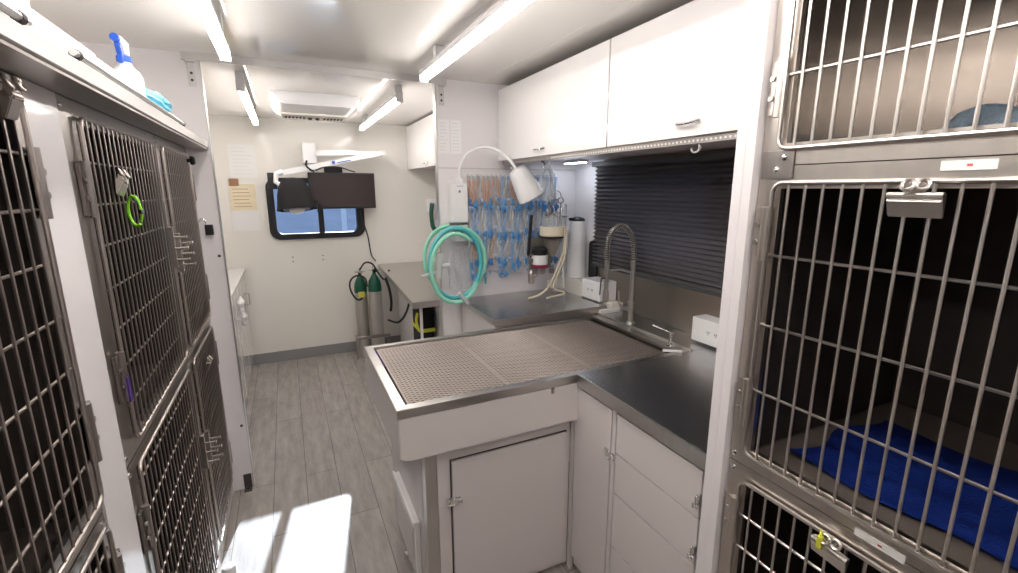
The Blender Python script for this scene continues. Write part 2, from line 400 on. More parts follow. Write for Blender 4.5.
kennel('lower kennel beside the white partition, nearest the floor bracket',-1,XL,2.035,2.61,.09,.962,(2.075,2.595,.12,.945),ny_step=.035,zrails=rLo,hinge_y=2.603,latch_y=2.08,latch_z=.57,m='wiredark',group=gl)
XR=.970; gr='kennels on the right'
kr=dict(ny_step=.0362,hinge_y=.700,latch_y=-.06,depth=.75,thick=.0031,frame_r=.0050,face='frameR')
kennel('upper right kennel with the pale blue towel inside',1,XR,-.12,.732,1.650,2.19,(-.06,.690,1.683,2.16),zrails=[1.833,1.99],group=gr,inner='inner',hinges=(1.81,2.08),**kr)
kennel('middle right kennel with the royal blue blanket inside',1,XR,-.12,.732,.922,1.648,(-.06,.690,.957,1.612),zrails=[1.453,1.290,1.127],group=gr,inner='innershade',hinges=(1.09,1.50),**kr)
kennel('lower right kennel with the yellow tagged clip on its door',1,XR,-.12,.732,.06,.920,(-.06,.690,.12,.885),zrails=[.79,.70,.60,.50,.40,.30,.20],group=gr,inner='innershade',hinges=(.25,.77),**kr)
# corner cover plates on the joint of upper and middle
for z in (1.648,):
    t=thing('joint_plate','small riveted steel plate between the upper and middle right kennels','plate',(.974,.70,1.62))
    MB().box(.9755,.9795,.655,.727,1.620,1.680,.001).obj('plate','frame',t)
    each('rivet','chrome',t,[MB().lathe((.9755,a,c),[(.007,0),(.006,.003),(.002,.005)],10,(-1,0,0)) for a,c in ((.690,1.64),(.676,1.665))])

# label strips on the right rails
for (y0,y1,z,l) in ((.335,.405,1.636,'white label strip with red print on the rail above the middle right kennel'),(.35,.435,.925,'white label strip with red print on the rail below the middle right kennel')):
    t=thing('label_strip',l,'label',(.978,(y0+y1)/2,z-.01))
    MB().box(.9765,.9798,y0,y1,z-.008,z+.008,.0005).obj('card','paper',t)
    MB().box(.9760,.9764,(y0+y1)/2-.006,(y0+y1)/2+.001,z-.002,z+.002).obj('print','red',t)

def bulldog(label, side, X, y, z, w, m='wire', tilt=0, cat='clip'):
    """sprung metal paper clip: jaws, spring barrel and two finger loops"""
    s=side; t=thing('bulldog_clip',label,cat,(X,y,z))
    R=Matrix.Rotation(tilt,3,'X')
    J=MB().prism([(X-s*.009,z-.020),(X-s*.020,z+.008),(X-s*.014,z+.020),(X-s*.006,z+.020),(X-s*.0045,z-.020)] if True else [],1,y-w/2,y+w/2,.0015)
    for v in J.bm.verts: v.co=R@(v.co-Vector((X,y,z)))+Vector((X,y,z))
    J.obj('jaw',m,t)
    q=MB(); 
    q.cyl((X-s*.016,y-w*.5,z+.016),(X-s*.016,y+w*.5,z+.016),.006,n=10)
    for v in q.bm.verts: v.co=R@(v.co-Vector((X,y,z)))+Vector((X,y,z))
    q.obj('spring',m,t)
    q=MB()
    for (dy,dx) in ((-.009,-.016),(.009,-.022)):
        q.tube([(X+s*dx+s*.004*math.sin(2*PI*i/16), y+dy+.0085*math.cos(2*PI*i/16), z+.034+.0085*math.sin(2*PI*i/16)) for i in range(16)],.0032,6,closed=True)
        q.lathe((X+s*dx,y+dy,z+.034),[(.004,-.002),(.004,.002)],8,(s,0,0))
    q.box(X-s*.020,X-s*.012,y-.014,y+.014,z+.010,z+.030,.002)
    for v in q.bm.verts: v.co=R@(v.co-Vector((X,y,z)))+Vector((X,y,z))
    q.obj('finger_loop',m,t)
    return t
bulldog('large steel clip on the top edge of the middle right kennel door',1,.964,.420,1.572,.078)
t=bulldog('steel clip with a lime tag on the lower right kennel door',1,.964,.462,.858,.070,tilt=.1)
MB().box(.934,.944,.470,.480,.868,.897,.002).tube([(.940,.475,.897),(.944,.479,.905),(.946,.474,.898)],.003,6).obj('tag','yellow',t)
bulldog('small steel clip on the wire door above the green carabiner',-1,XL+.004,1.475,1.605,.045,tilt=-.15)
bulldog('steel clip at the top of the nearest left kennel door',-1,XL+.004,1.0,1.725,.035,m='wiredark')
bulldog('steel clip on the top rail of the lower kennel by the latches',-1,XL+.004,2.27,.85,.05)
# carabiner
t=thing('carabiner','lime green carabiner hooked on the upper kennel door','carabiner',(XL+.012,1.575,1.50))
def cb(a,k=1): return (XL+.024+.022*math.cos(a)*.8, 1.520-.020*math.cos(a)*.8, 1.545+.038*math.sin(a))
P=[cb(2*PI*i/24) for i in range(24)]
MB().tube(P[3:21],.0036,8).obj('hook','lime',t)
MB().tube([P[21],P[23],P[0],P[3]],.0032,8).obj('gate','lime',t)
MB().cyl(cb(.1),cb(-.15),.006,n=8).obj('sleeve','chrome',t)
# padlock hanging at the partition side of the upper kennel
t=thing('padlock','black padlock hanging open by the partition','padlock',(XL+.035,2.625,1.39))
MB().box(XL+.022,XL+.056,2.618,2.642,1.385,1.435,.004).obj('body','black',t)
sh=[(XL+.030,2.63,1.435),(XL+.028,2.63,1.455),(XL+.012,2.63,1.462),(XL+.0,2.63,1.45)]
MB().tube(smooth_path(sh,5),.004,8).obj('shackle','chrome',t)
t=thing('door_stop_knob','dark round knob at the top right of the upper kennel','knob',(XL+.004,2.52,1.72))
MB().lathe((XL+.004,2.52,1.725),[(.008,0),(.008,.010),(.018,.012),(.020,.022),(.014,.030)],16,(1,0,0)).obj('knob','black',t)
tag(MB().box(XL+.006,XL+.010,1.296,1.312,1.11,1.17,.001).obj('hinge_tag','purple'),'small dark blue tag by the lower hinge of the upper kennel','tag')
tag(MB().lathe((-.338,1.93,0.001),[(.026,0),(.026,.10),(.022,.112),(.010,.115)],20).obj('pill_tub','plastic'),'small white capped cylinder on the floor at the foot of the left kennels','tub')

# ------------------------------------------------------------------ shelf above the left kennels
t=thing('overhead_shelf','long white overhead shelf with a steel edge above the left kennels','shelf',(-.64,1.0,1.787))
MB().box(-.99,-.312,-.5,2.648,1.790,1.812,.002).obj('board','gloss',t)
MB().prism([(-.305,1.787),(-.300,1.790),(-.300,1.818),(-.306,1.822),(-.322,1.822),(-.322,1.787)],1,-.5,2.650).obj('front_lip','gloss',t)
MB().box(-.385,-.322,-.5,2.648,1.7860,1.7895).box(-.323,-.306,-.5,2.648,1.7820,1.7868).obj('edge_trim','frame',t)
for (y0,y1,l) in ((1.09,2.09,'long thin steel rail along the shelf front under the spray bottle'),(-.2,.93,'thin steel rail along the nearest end of the overhead shelf')):
    r=thing('shelf_rail',l,'rail',(-.296,(y0+y1)/2,1.822))
    MB().tube([(-.303,y0,1.829),(-.303,y1,1.829)],.006,8).obj('rail','alu',r)
    each('end_stop','gap',r,[MB().cyl((-.305,y-.006,1.829),(-.305,y+.006,1.829),.009,n=10) for y in (y0+.02,y1-.02)])
# folded towels / pads along the shelf
def pad(y0,y1,z0,z1,label,x0=-.60,x1=-.312):
    random.seed(int(y0*100)); ph=random.random()*6
    mb=MB(); mb.box(x0,x1,y0,y1,z0,z1,.012,3)
    for v in mb.bm.verts: v.co.z+= .003*math.sin(v.co.y*31+ph)*(1 if v.co.z>(z0+z1)/2 else 0); v.co.x+=.003*math.sin(v.co.y*23+ph)
    return tag(mb.obj('folded_towel','towel'),label,'towel','white folded towels on the overhead shelf')
pad(.62,.99,1.814,1.890,'white folded towel on the overhead shelf, nearest the viewer')
pad(1.0,1.27,1.814,1.868,'white folded towel on the overhead shelf just before the spray bottle')
pad(1.55,1.93,1.814,1.828,'thin white folded towel on the shelf under the blue package')
pad(1.28,1.54,1.814,1.862,'white folded towel on the shelf right beside the trigger spray bottle')
# spray bottle
bx,by,bz=-.365,1.70,1.8285
t=thing('spray_bottle','white spray bottle with a blue trigger on the overhead shelf','bottle',(bx,by,bz))
q=MB().lathe((bx,by,bz),[(.034,0),(.037,.01),(.037,.075),(.031,.09),(.018,.104),(.015,.114)],20); q.obj('body','bottle',t)
MB().lathe((bx,by,bz+.1145),[(.0175,0),(.0175,.014),(.015,.016)],18).obj('collar','bluebottle',t)
MB().prism([(by-.018,bz+0.1310),(by+.016,bz+0.1310),(by+.022,bz+0.1600),(by+.028,bz+0.1700),(by-.046,bz+0.1720),(by-.050,bz+0.1540),(by-.028,bz+0.1500)],0,bx-.011,bx+.011,.003).obj('spray_head','plastic',t)
MB().cyl((bx,by-.066,bz+0.1620),(bx,by-.0505,bz+0.1620),.010,n=12).prism([(by-.050,bz+0.1600),(by-.030,bz+0.1490),(by-.026,bz+0.1280),(by-.034,bz+0.1040),(by-.044,bz+0.1080),(by-.040,bz+0.1270),(by-.050,bz+0.1460)],0,bx-.006,bx+.006,.002).obj('trigger','bluebottle',t)
# blue plastic wrapped packet
mb=MB(); bmesh.ops.create_icosphere(mb.bm,subdivisions=4,radius=1)
for v in mb.bm.verts:
    d=v.co.copy(); n=.12*math.sin(d.x*7+1)*math.sin(d.y*9)+.08*math.sin(d.z*11+d.y*6)
    v.co=Vector((-.355+.042*d.x*(1+n),1.905+.16*d.y*(1+.4*n),1.862+.030*d.z*(1+n)*(1-.15*d.y)+.006))
tag(mb.obj('blue_package','cyan'),'crumpled bright blue plastic package at the far end of the overhead shelf','package')

# ------------------------------------------------------------------ wet table and its cabinet
t=thing('wet_table','stainless wet table tub with a raised expanded-mesh grate and white apron','table',(.86,1.76,.60))
x0,x1,y0,y1=.267,1.55,1.405,2.092
rim=MB()
rim.box(x0,x1,y0,y0+.030,.884,.900,.002).box(x0,x1,y1-.030,y1,.884,.900,.002).box(x0,x0+.034,y0+.03,y1-.03,.884,.900,.002).box(x1-.05,x1,y0+.03,y1-.03,.884,.900,.002)
rim.box(x0-.002,x0+.003,y0-.002,y1,.868,.8985,.001).box(x0,.975,y0-.003,y0+.003,.868,.8985,.001)
rim.obj('rim','steel',t)
pan=MB(); pan.grid(lambda u,v:(x0+.034+u*(x1-.05-x0-.034), y0+.03+v*(y1-y0-.06), .80-.03*u),10,8,.002)
pan.box(x0+.032,x0+.034,y0+.03,y1-.03,.78,.885).box(x1-.05,x1-.048,y0+.03,y1-.03,.76,.885).box(x0+.034,x1-.05,y0+.028,y0+.030,.76,.885).box(x0+.034,x1-.05,y1-.03,y1-.028,.76,.885)
pan.obj('tub','inner',t)
ap=MB(); ap.prism([(x0+.002,.722),(x0+.002,.868),(.972,.868),(.972,.706),(.36,.706),(x0+.045,.706),(x0+.02,.710)],1,y0,y0+.016,.003)
ap.box(x0,x0+.016,y0+.016,y1,.712,.868,.003).box(x0+.016,x1,y1-.016,y1,.74,.868)
ap.obj('apron','cab',t)
# small clip on apron
MB().box(.845,.857,y0-.004,y0,.842,.866,.001).obj('keeper','frame',t)
# expanded mesh
g=MB(); gx0,gx1,gy0,gy1=x0+.052,x1-.095,y0+.044,y1-.040; ns=66; dy=(gy1-gy0)/ns; seg=.0155; nx=int((gx1-gx0)/seg)
for i in range(ns+1):
    yc=gy0+i*dy
    pts=[(gx0+k*seg*.999, yc+(dy*.40 if (k+i)%2 else -dy*.40), .888) for k in range(nx+1)]
    pts=[(p[0],min(max(p[1],gy0),gy1),p[2]) for p in pts]
    g.tube(pts,.0019,4)
g.box(gx0-.006,gx0,gy0-.006,gy1+.006,.8840,.8895).box(gx1,gx1+.006,gy0-.006,gy1+.006,.884,.8895).box(gx0,gx1,gy0-.006,gy0,.884,.8895).box(gx0,gx1,gy1,gy1+.006,.884,.8895)
for k in range(1,3): xx=gx0+(gx1-gx0)*k/3; g.box(xx-.0015,xx+.0015,gy0,gy1,.872,.8855)
g.obj('mesh_grate','grate',t,label='expanded steel mesh grate')
MB().box(gx0-.018,gx0-.009,gy1-.05,gy1+.0,.884,.892,.002).box(gx0-.016,gx0-.010,gy1-.22,gy1-.052,.884,.890,.001).obj('plug_strap','purple',t)

t=thing('wet_table_cabinet','white cabinet under the wet table with a latched front door','cabinet',(.66,1.75,0))
cb=MB().box(.405,.962,1.450,1.466,.02,.705).box(.36,.376,1.50,2.08,.0,.705).box(.376,.962,2.06,2.08,0,.70).box(.95,.962,1.466,2.06,0,.70).box(.44,.95,1.49,1.50,0,.02)
cb.obj('body','cab',t)
MB().box(.360,.405,1.4495,1.4985,.0,.705,.004).obj('corner_post','steel',t)  # steel-toned strip stands in for the shading along this cabinet corner
MB().box(.376,.95,1.50,2.06,.02,.03).obj('bottom','cab',t)
MB().box(.451,.944,1.4475,1.4502,.045,.647).obj('door_gap','gap',t)
d=MB().box(.456,.939,1.438,1.4480,.05,.642,.0015).obj('door','cab',t)
def butterfly(xy, z, parent, axis):
    """draw latch: two plates, lever and loop; axis 'y' = faces -y, 'x' = faces -x"""
    m=MB(); x,y=xy
    def B(a0,a1,o0,o1,z0,z1,bev=.001):
        if axis=='y': m.box(x+a0,x+a1,y-o1,y-o0,z+z0,z+z1,bev)
        else: m.box(x-o1,x-o0,y-a1,y-a0,z+z0,z+z1,bev)
    B(-.026,-.006,0,.004,-.016,.016); B(.006,.028,0,.004,-.014,.014)
    B(-.014,.016,.004,.012,-.007,.007,.002); B(.014,.030,.006,.018,-.004,.010,.002)
    if axis=='y': m.tube([(x-.02,y-.010,z-.010),(x+.012,y-.014,z-.011),(x+.018,y-.014,z+.0),(x+.012,y-.014,z+.011),(x-.02,y-.010,z+.010)],.0022,6)
    else: m.tube([(x-.010,y+.02,z-.010),(x-.014,y-.012,z-.011),(x-.014,y-.018,z+.0),(x-.014,y-.012,z+.011),(x-.010,y+.02,z+.010)],.0022,6)
    return m.obj('latch','chrome',parent)
butterfly((.458,1.437),.487,d,'y')
# side hatch panel towards the aisle
s_=MB().box(.338,.360,1.560,1.925,.075,.345,.004).obj('side_hatch','gloss',t)
MB().box(.330,.338,1.556,1.930,.330,.350,.002).obj('hatch_lip','plastic',s_)
MB().box(.3355,.3378,1.60,1.90,.105,.30).obj('hatch_panel','cab',s_)
MB().box(.322,.338,1.70,1.72,.07,.095,.002).cyl((.326,1.71,.062),(.326,1.71,.100),.004,n=8).obj('hatch_latch','chrome',s_)

# counter to the right with its drawer cabinet
t=thing('counter_cabinet','white base cabinet with one latched door and three drawers','cabinet',(1.28,1.1,0))
MB().box(.982,1.745,.79,1.40,.10,.115).box(.982,1.745,1.39,1.40,.115,.85).box(.982,1.745,.790,.797,.115,.85).box(.979,.990,.790,1.42,.03,.85).box(1.03,1.04,.80,1.43,0,.10).obj('body','cab',t)
MB().box(.964,.978,1.425,1.447,0,.852).box(.964,.978,1.447,1.4485,0,.70).obj('corner_post','cab',t)
MB().box(.9765,.9785,.795,1.425,.06,.848).obj('door_gap','gap',t)
d=MB().box(.966,.977,1.196,1.420,.075,.842,.0015).obj('door','cab',t)
butterfly((.965,1.196),.675,d,'x')
MB().box(.967,.977,1.171,1.191,.07,.848,.001).obj('stile','cab',t)
for z0,z1,l in ((.696,.842,.755),(.541,.691,.592),(.322,.536,.44),(.075,.317,.2)):
    d=MB().box(.966,.977,.799,1.166,z0,z1,.0015).obj('drawer','cab',t)
    m_=MB().box(.952,.966,.793,.803,l-.002,l+.020,.002).box(.948,.955,.790,.812,l-.020,l-.010,.002).cyl((.951,.800,l-.018),(.951,.800,l+.016),.0045,n=8).cyl((.940,.800,l-.013),(.966,.800,l-.013),.004,n=8)
    m_.obj('drawer_latch','chrome',d)
t=thing('steel_worktop','stainless steel worktop with folded front edge beside the wet table','worktop',(1.28,1.4,.852))
MB().box(.963,1.745,.786,1.402,.889,.902,.002).obj('top_sheet','top',t)
MB().box(.958,.967,.786,1.4035,.853,.901,.0015).obj('front_edge','steel',t)
t=thing('tap_ledge','narrow steel ledge carrying the spring tap between wet table and wall','ledge',(1.66,1.75,.80))
MB().box(1.557,1.745,1.4035,2.645,.889,.902,.002).obj('top_sheet','top',t)
MB().box(1.553,1.561,1.4035,2.092,.895,.909,.001).obj('raised_edge','steel',t)
# splash back along the right wall
t=tag(MB().box(1.741,1.749,.79,2.353,.903,1.19,.001).obj('splashback','splash'),'stainless steel splashback behind the tap under the blind','splashback')

# tray platform at the back
t=thing('side_worktop','steel lift-up worktop on a white base at the back of the wet table','worktop',(1.25,2.37,.75))
MB().box(.915,1.620,2.100,2.648,.929,.941,.002).obj('top_sheet','top',t)
MB().box(.910,.918,2.098,2.648,.915,.9415,.001).box(.915,1.62,2.094,2.101,.905,.9415,.001).obj('edge','steel',t)
MB().box(.930,.94,2.11,2.64,0,.928).box(.94,1.55,2.11,2.12,0,.928).obj('base_panel','cab',t)
t=thing('white_ledge','white boxed ledge along the right wall under the water jug','ledge',(1.69,2.5,.902))
MB().box(1.625,1.748,2.355,2.648,.903,1.035,.003).box(1.66,1.748,2.10,2.355,.903,.945,.002).obj('ledge_box','plastic2',t)
MB().box(1.56,1.70,2.072,2.092,.9025,.925,.002).obj('corner_strip','plastic',t)
# two outlet boxes
def outlet_box(x0,x1,y0,y1,z0,z1,label):
    t=thing('outlet_box',label,'outlet',((x0+x1)/2,(y0+y1)/2,z0))
    MB().box(x0,x1,y0,y1,z0,z1,.006).obj('body','plastic',t)
    MB().box(x0-.003,x0,y0+.018,y1-.018,z0+.012,z1-.012,.001).obj('cover_plate','plastic',t)
    b=MB(); yc=(y0+y1)/2; zc=(z0+z1)/2
    for dy in (-.02,.02):
        b.box(x0-.0045,x0-.003,yc+dy-.007,yc+dy-.005,zc-.002,zc+.007).box(x0-.0045,x0-.003,yc+dy+.004,yc+dy+.006,zc-.002,zc+.007)
        b.cyl((x0-.0045,yc+dy,zc-.008),(x0-.003,yc+dy,zc-.008),.002,n=8)
    b.obj('socket','gap',t)
    return t
outlet_box(1.618,1.74,2.165,2.350,.946,1.062,'white outlet box on the ledge just left of the spring tap')
outlet_box(1.655,1.740,1.27,1.505,.912,1.025,'white outlet box on the worktop next to the end panel')
t=thing('lever_tap','small chrome lever tap near the worktop outlet box','tap',(1.525,1.50,.902))
MB().lathe((1.525,1.50,.902),[(.018,0),(.016,.006),(.009,.012),(.008,.05),(.011,.054),(.011,.066),(.004,.07)],14).obj('body','chrome',t)
MB().tube([(1.525,1.50,.962),(1.50,1.54,.975),(1.48,1.57,.985)],[.005,.004,.005],8).obj('lever','chrome',t)
MB().tube([(1.525,1.50,.925),(1.505,1.49,.922),(1.495,1.485,.912)],.006,8).obj('spout','chrome',t)
tag(MB().tube([(1.50,1.405,.907),(1.455,1.44,.907),(1.435,1.452,.907)],.006,8).obj('plastic_tube','plastic'),'short white plastic tube lying between small tap and outlet box','tube')

# spring tap
fx,fy=1.600,1.865
t=thing('spring_tap','tall steel spring-neck tap with hanging sprayer','tap',(fx,fy,.902))
MB().lathe((fx,fy,.902),[(.026,0),(.024,.006),(.015,.012),(.014,.06),(.019,.065),(.019,.12),(.014,.125),(.0125,.30),(.016,.305),(.016,.33),(.010,.335)],18).obj('column','steel',t)
MB().cyl((fx,fy,.985),(fx-.05,fy+.02,.985),.014,n=12).tube([(fx-.045,fy+.018,.985),(fx-.06,fy+.03,1.02),(fx-.055,fy+.04,1.075)],[.008,.006,.005],8).obj('mixer_handle','steel',t)
path=smooth_path([(fx,fy,1.235),(fx-.002,fy,1.30),(fx-.02,fy+.01,1.375),(fx-.065,fy+.03,1.415),(fx-.115,fy+.045,1.385),(fx-.132,fy+.05,1.31),(fx-.130,fy+.05,1.23)],9)
MB().tube(path,.0085,8).obj('hose','gap',t)
# helix of the spring around the hose
def helix(path,R,turns,r,n=5,per=9):
    L=[0]
    for i in range(1,len(path)): L.append(L[-1]+(path[i]-path[i-1]).length)
    tot=L[-1]; out=[]; N=int(turns*per); up=Vector((0,1,0))
    for k in range(N+1):
        s=tot*k/N; i=0
        while i<len(L)-2 and L[i+1]<s: i+=1
        f=(s-L[i])/max(1e-9,L[i+1]-L[i]); p=path[i].lerp(path[i+1],f); d=(path[i+1]-path[i]).normalized()
        u=(up-d*up.dot(d)).normalized(); w=d.cross(u); a=2*PI*k/per
        out.append(p+(u*math.cos(a)+w*math.sin(a))*R)
    return MB().tube(out,r,n)
helix(path,.0125,46,.0026).obj('spring','wire',t)
MB().lathe((fx-.130,fy+.05,1.02),[(.012,0),(.017,.01),(.016,.05),(.011,.065),(.011,.13),(.013,.135),(.013,.215),(.008,.22)],16).obj('sprayer','steel',t)
MB().tube([(fx-.132,fy+.05,1.15),(fx-.160,fy+.055,1.145),(fx-.165,fy+.055,1.06)],.004,6).obj('sprayer_trigger','black',t)
MB().tube([(fx,fy,1.17),(fx-.06,fy+.022,1.19),(fx-.128,fy+.048,1.19)],.005,6).obj('holder_arm','steel',t)

# pitcher / water jug on the ledge
px,py,pz=1.675,2.50,1.0355
t=thing('water_jug','tall white water filter jug with black lid and slim handle','jug',(px,py,pz))
MB().lathe((px,py,pz),[(.050,0),(.060,.006),(.061,.02),(.060,.10),(.052,.33),(.047,.360),(.044,.365)],28).obj('body','plastic',t)
MB().lathe((px,py,pz+.3655),[(.045,0),(.046,.008),(.036,.020),(.015,.025)],24).box(px-.065,px-.03,py-.008,py+.008,pz+.368,pz+.386,.003).obj('lid','black',t)
MB().tube(smooth_path([(px-.045,py+.02,pz+.30),(px-.075,py+.045,pz+.26),(px-.082,py+.050,pz+.15),(px-.072,py+.045,pz+.03),(px-.066,py+.040,pz-.07)],5),[.015]*6+[.013]*6+[.008]*9,8).obj('handle','plastic',t)
# dark tablet-like panel standing behind the jug
tag(MB().prism(rrect(2.36,2.44,1.0355,1.28,.03,4),0,1.725,1.742).obj('leaning_panel','black'),'thin black rounded panel leaning behind the white jug','panel')

# ------------------------------------------------------------------ anaesthesia set
ax_,ay_=1.40,2.45
t=thing('anaesthesia_machine','wall-hung anaesthesia unit with cream canister, clear dome and black-capped vaporiser','medical machine',(ax_,ay_,1.02))
MB().lathe((ax_+.06,ay_,1.318),[(.074,0),(.080,.006),(.080,.055),(.077,.060)],32).obj('absorber_canister','cream_p',t)
MB().lathe((ax_+.06,ay_,1.308),[(.070,0),(.081,.003),(.081,.0095)],32).obj('canister_rim','black',t)
MB().lathe((ax_+.06,ay_,1.379),[(.076,0),(.076,.035),(.068,.055),(.03,.066),(.01,.068)],28).obj('dome','glassware',t)
MB().lathe((ax_+.06,ay_,1.20),[(.020,0),(.028,.02),(.052,.095),(.060,.107)],24).obj('lower_bowl','dark_glass',t)
b=MB()
for k in range(9):
    a=2*PI*k/9; rr=.05
    b.cyl((ax_+.06+rr*math.cos(a),ay_+rr*math.sin(a),1.38),(ax_+.06+rr*math.cos(a),ay_+rr*math.sin(a),1.435+.02*(k%3)),.006,n=8)
    b.lathe((ax_+.06+rr*math.cos(a),ay_+rr*math.sin(a),1.435+.02*(k%3)),[(.009,0),(.009,.008),(.004,.011)],8)
b.cyl((ax_-.02,ay_-.03,1.435),(ax_+.14,ay_-.03,1.435),.006,n=8).cyl((ax_+.13,ay_-.03,1.35),(ax_+.13,ay_-.03,1.51),.006,n=8)
b.cyl((ax_-.005,ay_-.04,1.45),(ax_+.05,ay_-.04,1.45),.010,n=8)
b.obj('fittings','chrome',t)
b=MB()
for k,(dx,dy,dz,r) in enumerate(((.03,-.03,.03,.022),(.075,-.02,.045,.026),(.05,-.01,.0,.02),(.095,-.03,.015,.018))):
    b.tube([(ax_+dx+r*math.cos(u),ay_+dy+.2*r*math.sin(u*2),1.52+dz+r*math.sin(u)) for u in [2*PI*i/16 for i in range(16)]],.0035,6,closed=True)
    b.cyl((ax_+dx,ay_+dy,1.45),(ax_+dx,ay_+dy,1.52+dz-r),.0035,n=6)
b.obj('valve_ring','frame',t)
b=MB(); b.lathe((ax_-.045,ay_-.03,1.10),[(.034,0),(.038,.01),(.038,.035)],20)
b.obj('vaporiser_base','frame',t)
MB().lathe((ax_-.045,ay_-.03,1.155),[(.046,0),(.049,.003),(.049,.055),(.046,.058)],24).obj('vaporiser_body','plastic',t)
MB().lathe((ax_-.045,ay_-.03,1.136),[(.049,0),(.052,.003),(.052,.015),(.049,.0185)],24).obj('vaporiser_band','maroon',t)
MB().lathe((ax_-.045,ay_-.03,1.2135),[(.047,0),(.049,.006),(.049,.036),(.040,.044),(.026,.050)],24).obj('vaporiser_dial','black',t)
MB().box(ax_-.115,ax_-.093,ay_-.042,ay_-.018,1.17,1.195,.003).tube([(ax_-.09,ay_-.03,1.22),(ax_-.115,ay_-.03,1.21),(ax_-.11,ay_-.03,1.18)],.005,6).box(ax_+.01,ax_+.035,ay_-.07,ay_-.05,1.10,1.13,.002).obj('vaporiser_inlet','frame',t)
MB().cyl((ax_-.075,ay_+.06,1.20),(ax_-.055,ay_+.06,1.445),.010,n=10).cyl((ax_-.075,ay_+.06,1.20),(ax_-.06,ay_+.0,1.20),.007,n=8).obj('arm','black',t)
MB().lathe((ax_-.085,ay_+.0,1.035),[(.016,0),(.02,.01),(.02,.06),(.012,.07),(.010,.085)],14).cyl((ax_-.085,ay_+.0,1.06),(ax_-.05,ay_-.02,1.10),.010,n=8).obj('relief_valve','wiredark',t)
MB().box(ax_-.04,ax_+.12,ay_+.11,ay_+.125,1.10,1.30,.002).cyl((ax_+.04,ay_+.02,1.20),(ax_+.04,ay_+.11,1.20),.012,n=8).cyl((ax_+.04,ay_+.11,1.25),(ax_+.04,YP-.0045,1.25),.012,n=8).obj('mounting_plate','dark_glass',t)
tag(MB().tube(smooth_path([(ax_+.09,ay_-.09,1.375),(ax_+.085,ay_-.10,1.25),(ax_+.055,ay_-.10,1.17),(ax_+.02,ay_-.09,1.08),(ax_-.01,ay_-.08,1.02),(ax_-.055,ay_-.06,.975),(ax_-.12,ay_-.03,.949)],6),.0075,8).obj('beige_hose','beige'),'beige hose running from the cream canister down to the steel worktop','hose')
tag(MB().tube(smooth_path([(ax_+.10,ay_-.10,1.36),(ax_+.075,ay_-.12,1.20),(ax_+.03,ay_-.12,1.10),(ax_-.01,ay_-.14,1.03),(ax_+.06,ay_-.15,.99),(ax_-.05,ay_-.13,.965)],6),.0055,8).obj('thin_beige_hose','beige'),'thinner beige hose curling in front of the vaporiser','hose')
b=MB().tube(smooth_path([(ax_+.0,ay_-.07,1.06),(ax_-.01,ay_-.075,1.02),(ax_+.015,ay_-.08,.99),(ax_+.05,ay_-.07,.975)],5),.009,8).lathe((ax_-.01,ay_-.075,1.0),[(.012,0),(.014,.02),(.008,.03)],10)
tag(b.obj('valve_fitting','wiredark'),'dull metal valve fitting resting where the beige hoses meet the worktop','fitting')
# hanging clear bag on hook
t=thing('clear_tubing_bag','clear plastic bag of tubing hanging from a hook under the cabinet','bag',(1.36,2.35,1.53))
mb=MB(); mb.lathe((1.36,2.35,1.53),[(.02,0),(.05,.02),(.060,.08),(.050,.15),(.022,.19),(.008,.215)],16)
for v in mb.bm.verts: v.co.y=2.35+(v.co.y-2.35)*.45
mb.obj('bag','glassware',t)
MB().tube(smooth_path([(1.34,2.35,1.55),(1.315,2.35,1.63),(1.355,2.345,1.71),(1.39,2.35,1.65),(1.395,2.35,1.56)],6),.004,6).obj('tubing','clear',t)
MB().tube([(1.36,2.35,1.735),(1.362,2.34,1.745),(1.355,2.33,1.755)],.003,6).obj('hook','alu',t)

# ------------------------------------------------------------------ wall boxes, exam lamp, hoses on right partition
t=thing('exam_lamp','white wall-mounted gooseneck examination lamp with drum head','lamp',(.915,YP,1.40))
MB().box(.862,.962,YP-.075,YP-.004,1.408,1.632,.006).obj('power_box','plastic',t)
MB().prism([(.903+.011*math.cos(a),1.588+.011*math.sin(a)) for a in [PI*k/5 for k in range(10)]] if 0 else [(.912+(.010 if k%2 else .005)*math.cos(PI*k/6),1.586+(.010 if k%2 else .005)*math.sin(PI*k/6)) for k in range(12)],1,YP-.0772,YP-.075).box(.895,.935,YP-.0765,YP-.075,1.615,1.6175,.0003).obj('emblem','print_dark',t)
MB().lathe((.925,YP-.04,1.632),[(.020,0),(.020,.02),(.012,.03),(.011,.045)],14).obj('neck_base','plastic',t)
path=smooth_path([(.925,2.61,1.66),(.925,2.60,1.72),(.96,2.57,1.795),(1.04,2.52,1.830),(1.10,2.48,1.815),(1.16,2.44,1.765),(1.195,2.42,1.712)],8)
MB().tube(path,.0085,10).obj('gooseneck','plastic',t)
hd=Vector((.45,-.12,-.86)).normalized()
MB().lathe((1.200,2.42,1.715),[(.030,0),(.050,.010),(.058,.03),(.076,.15),(.080,.185),(.074,.190)],28,tuple(hd)).obj('lamp_head','plastic',t)
MB().lathe(tuple(Vector((1.200,2.42,1.715))+hd*.1895),[(.068,0),(.066,.003)],24,tuple(hd)).obj('lens','paper',t)
t=thing('wall_control_box','small white control box directly below the examination lamp box','box',(.93,YP,1.30))
MB().box(.880,.965,YP-.06,YP-.004,1.295,1.392,.005).obj('body','plastic',t)
MB().lathe((.925,YP-.06,1.345),[(.010,0),(.010,.004),(.005,.006)],12,(0,-1,0)).obj('dial','black',t)
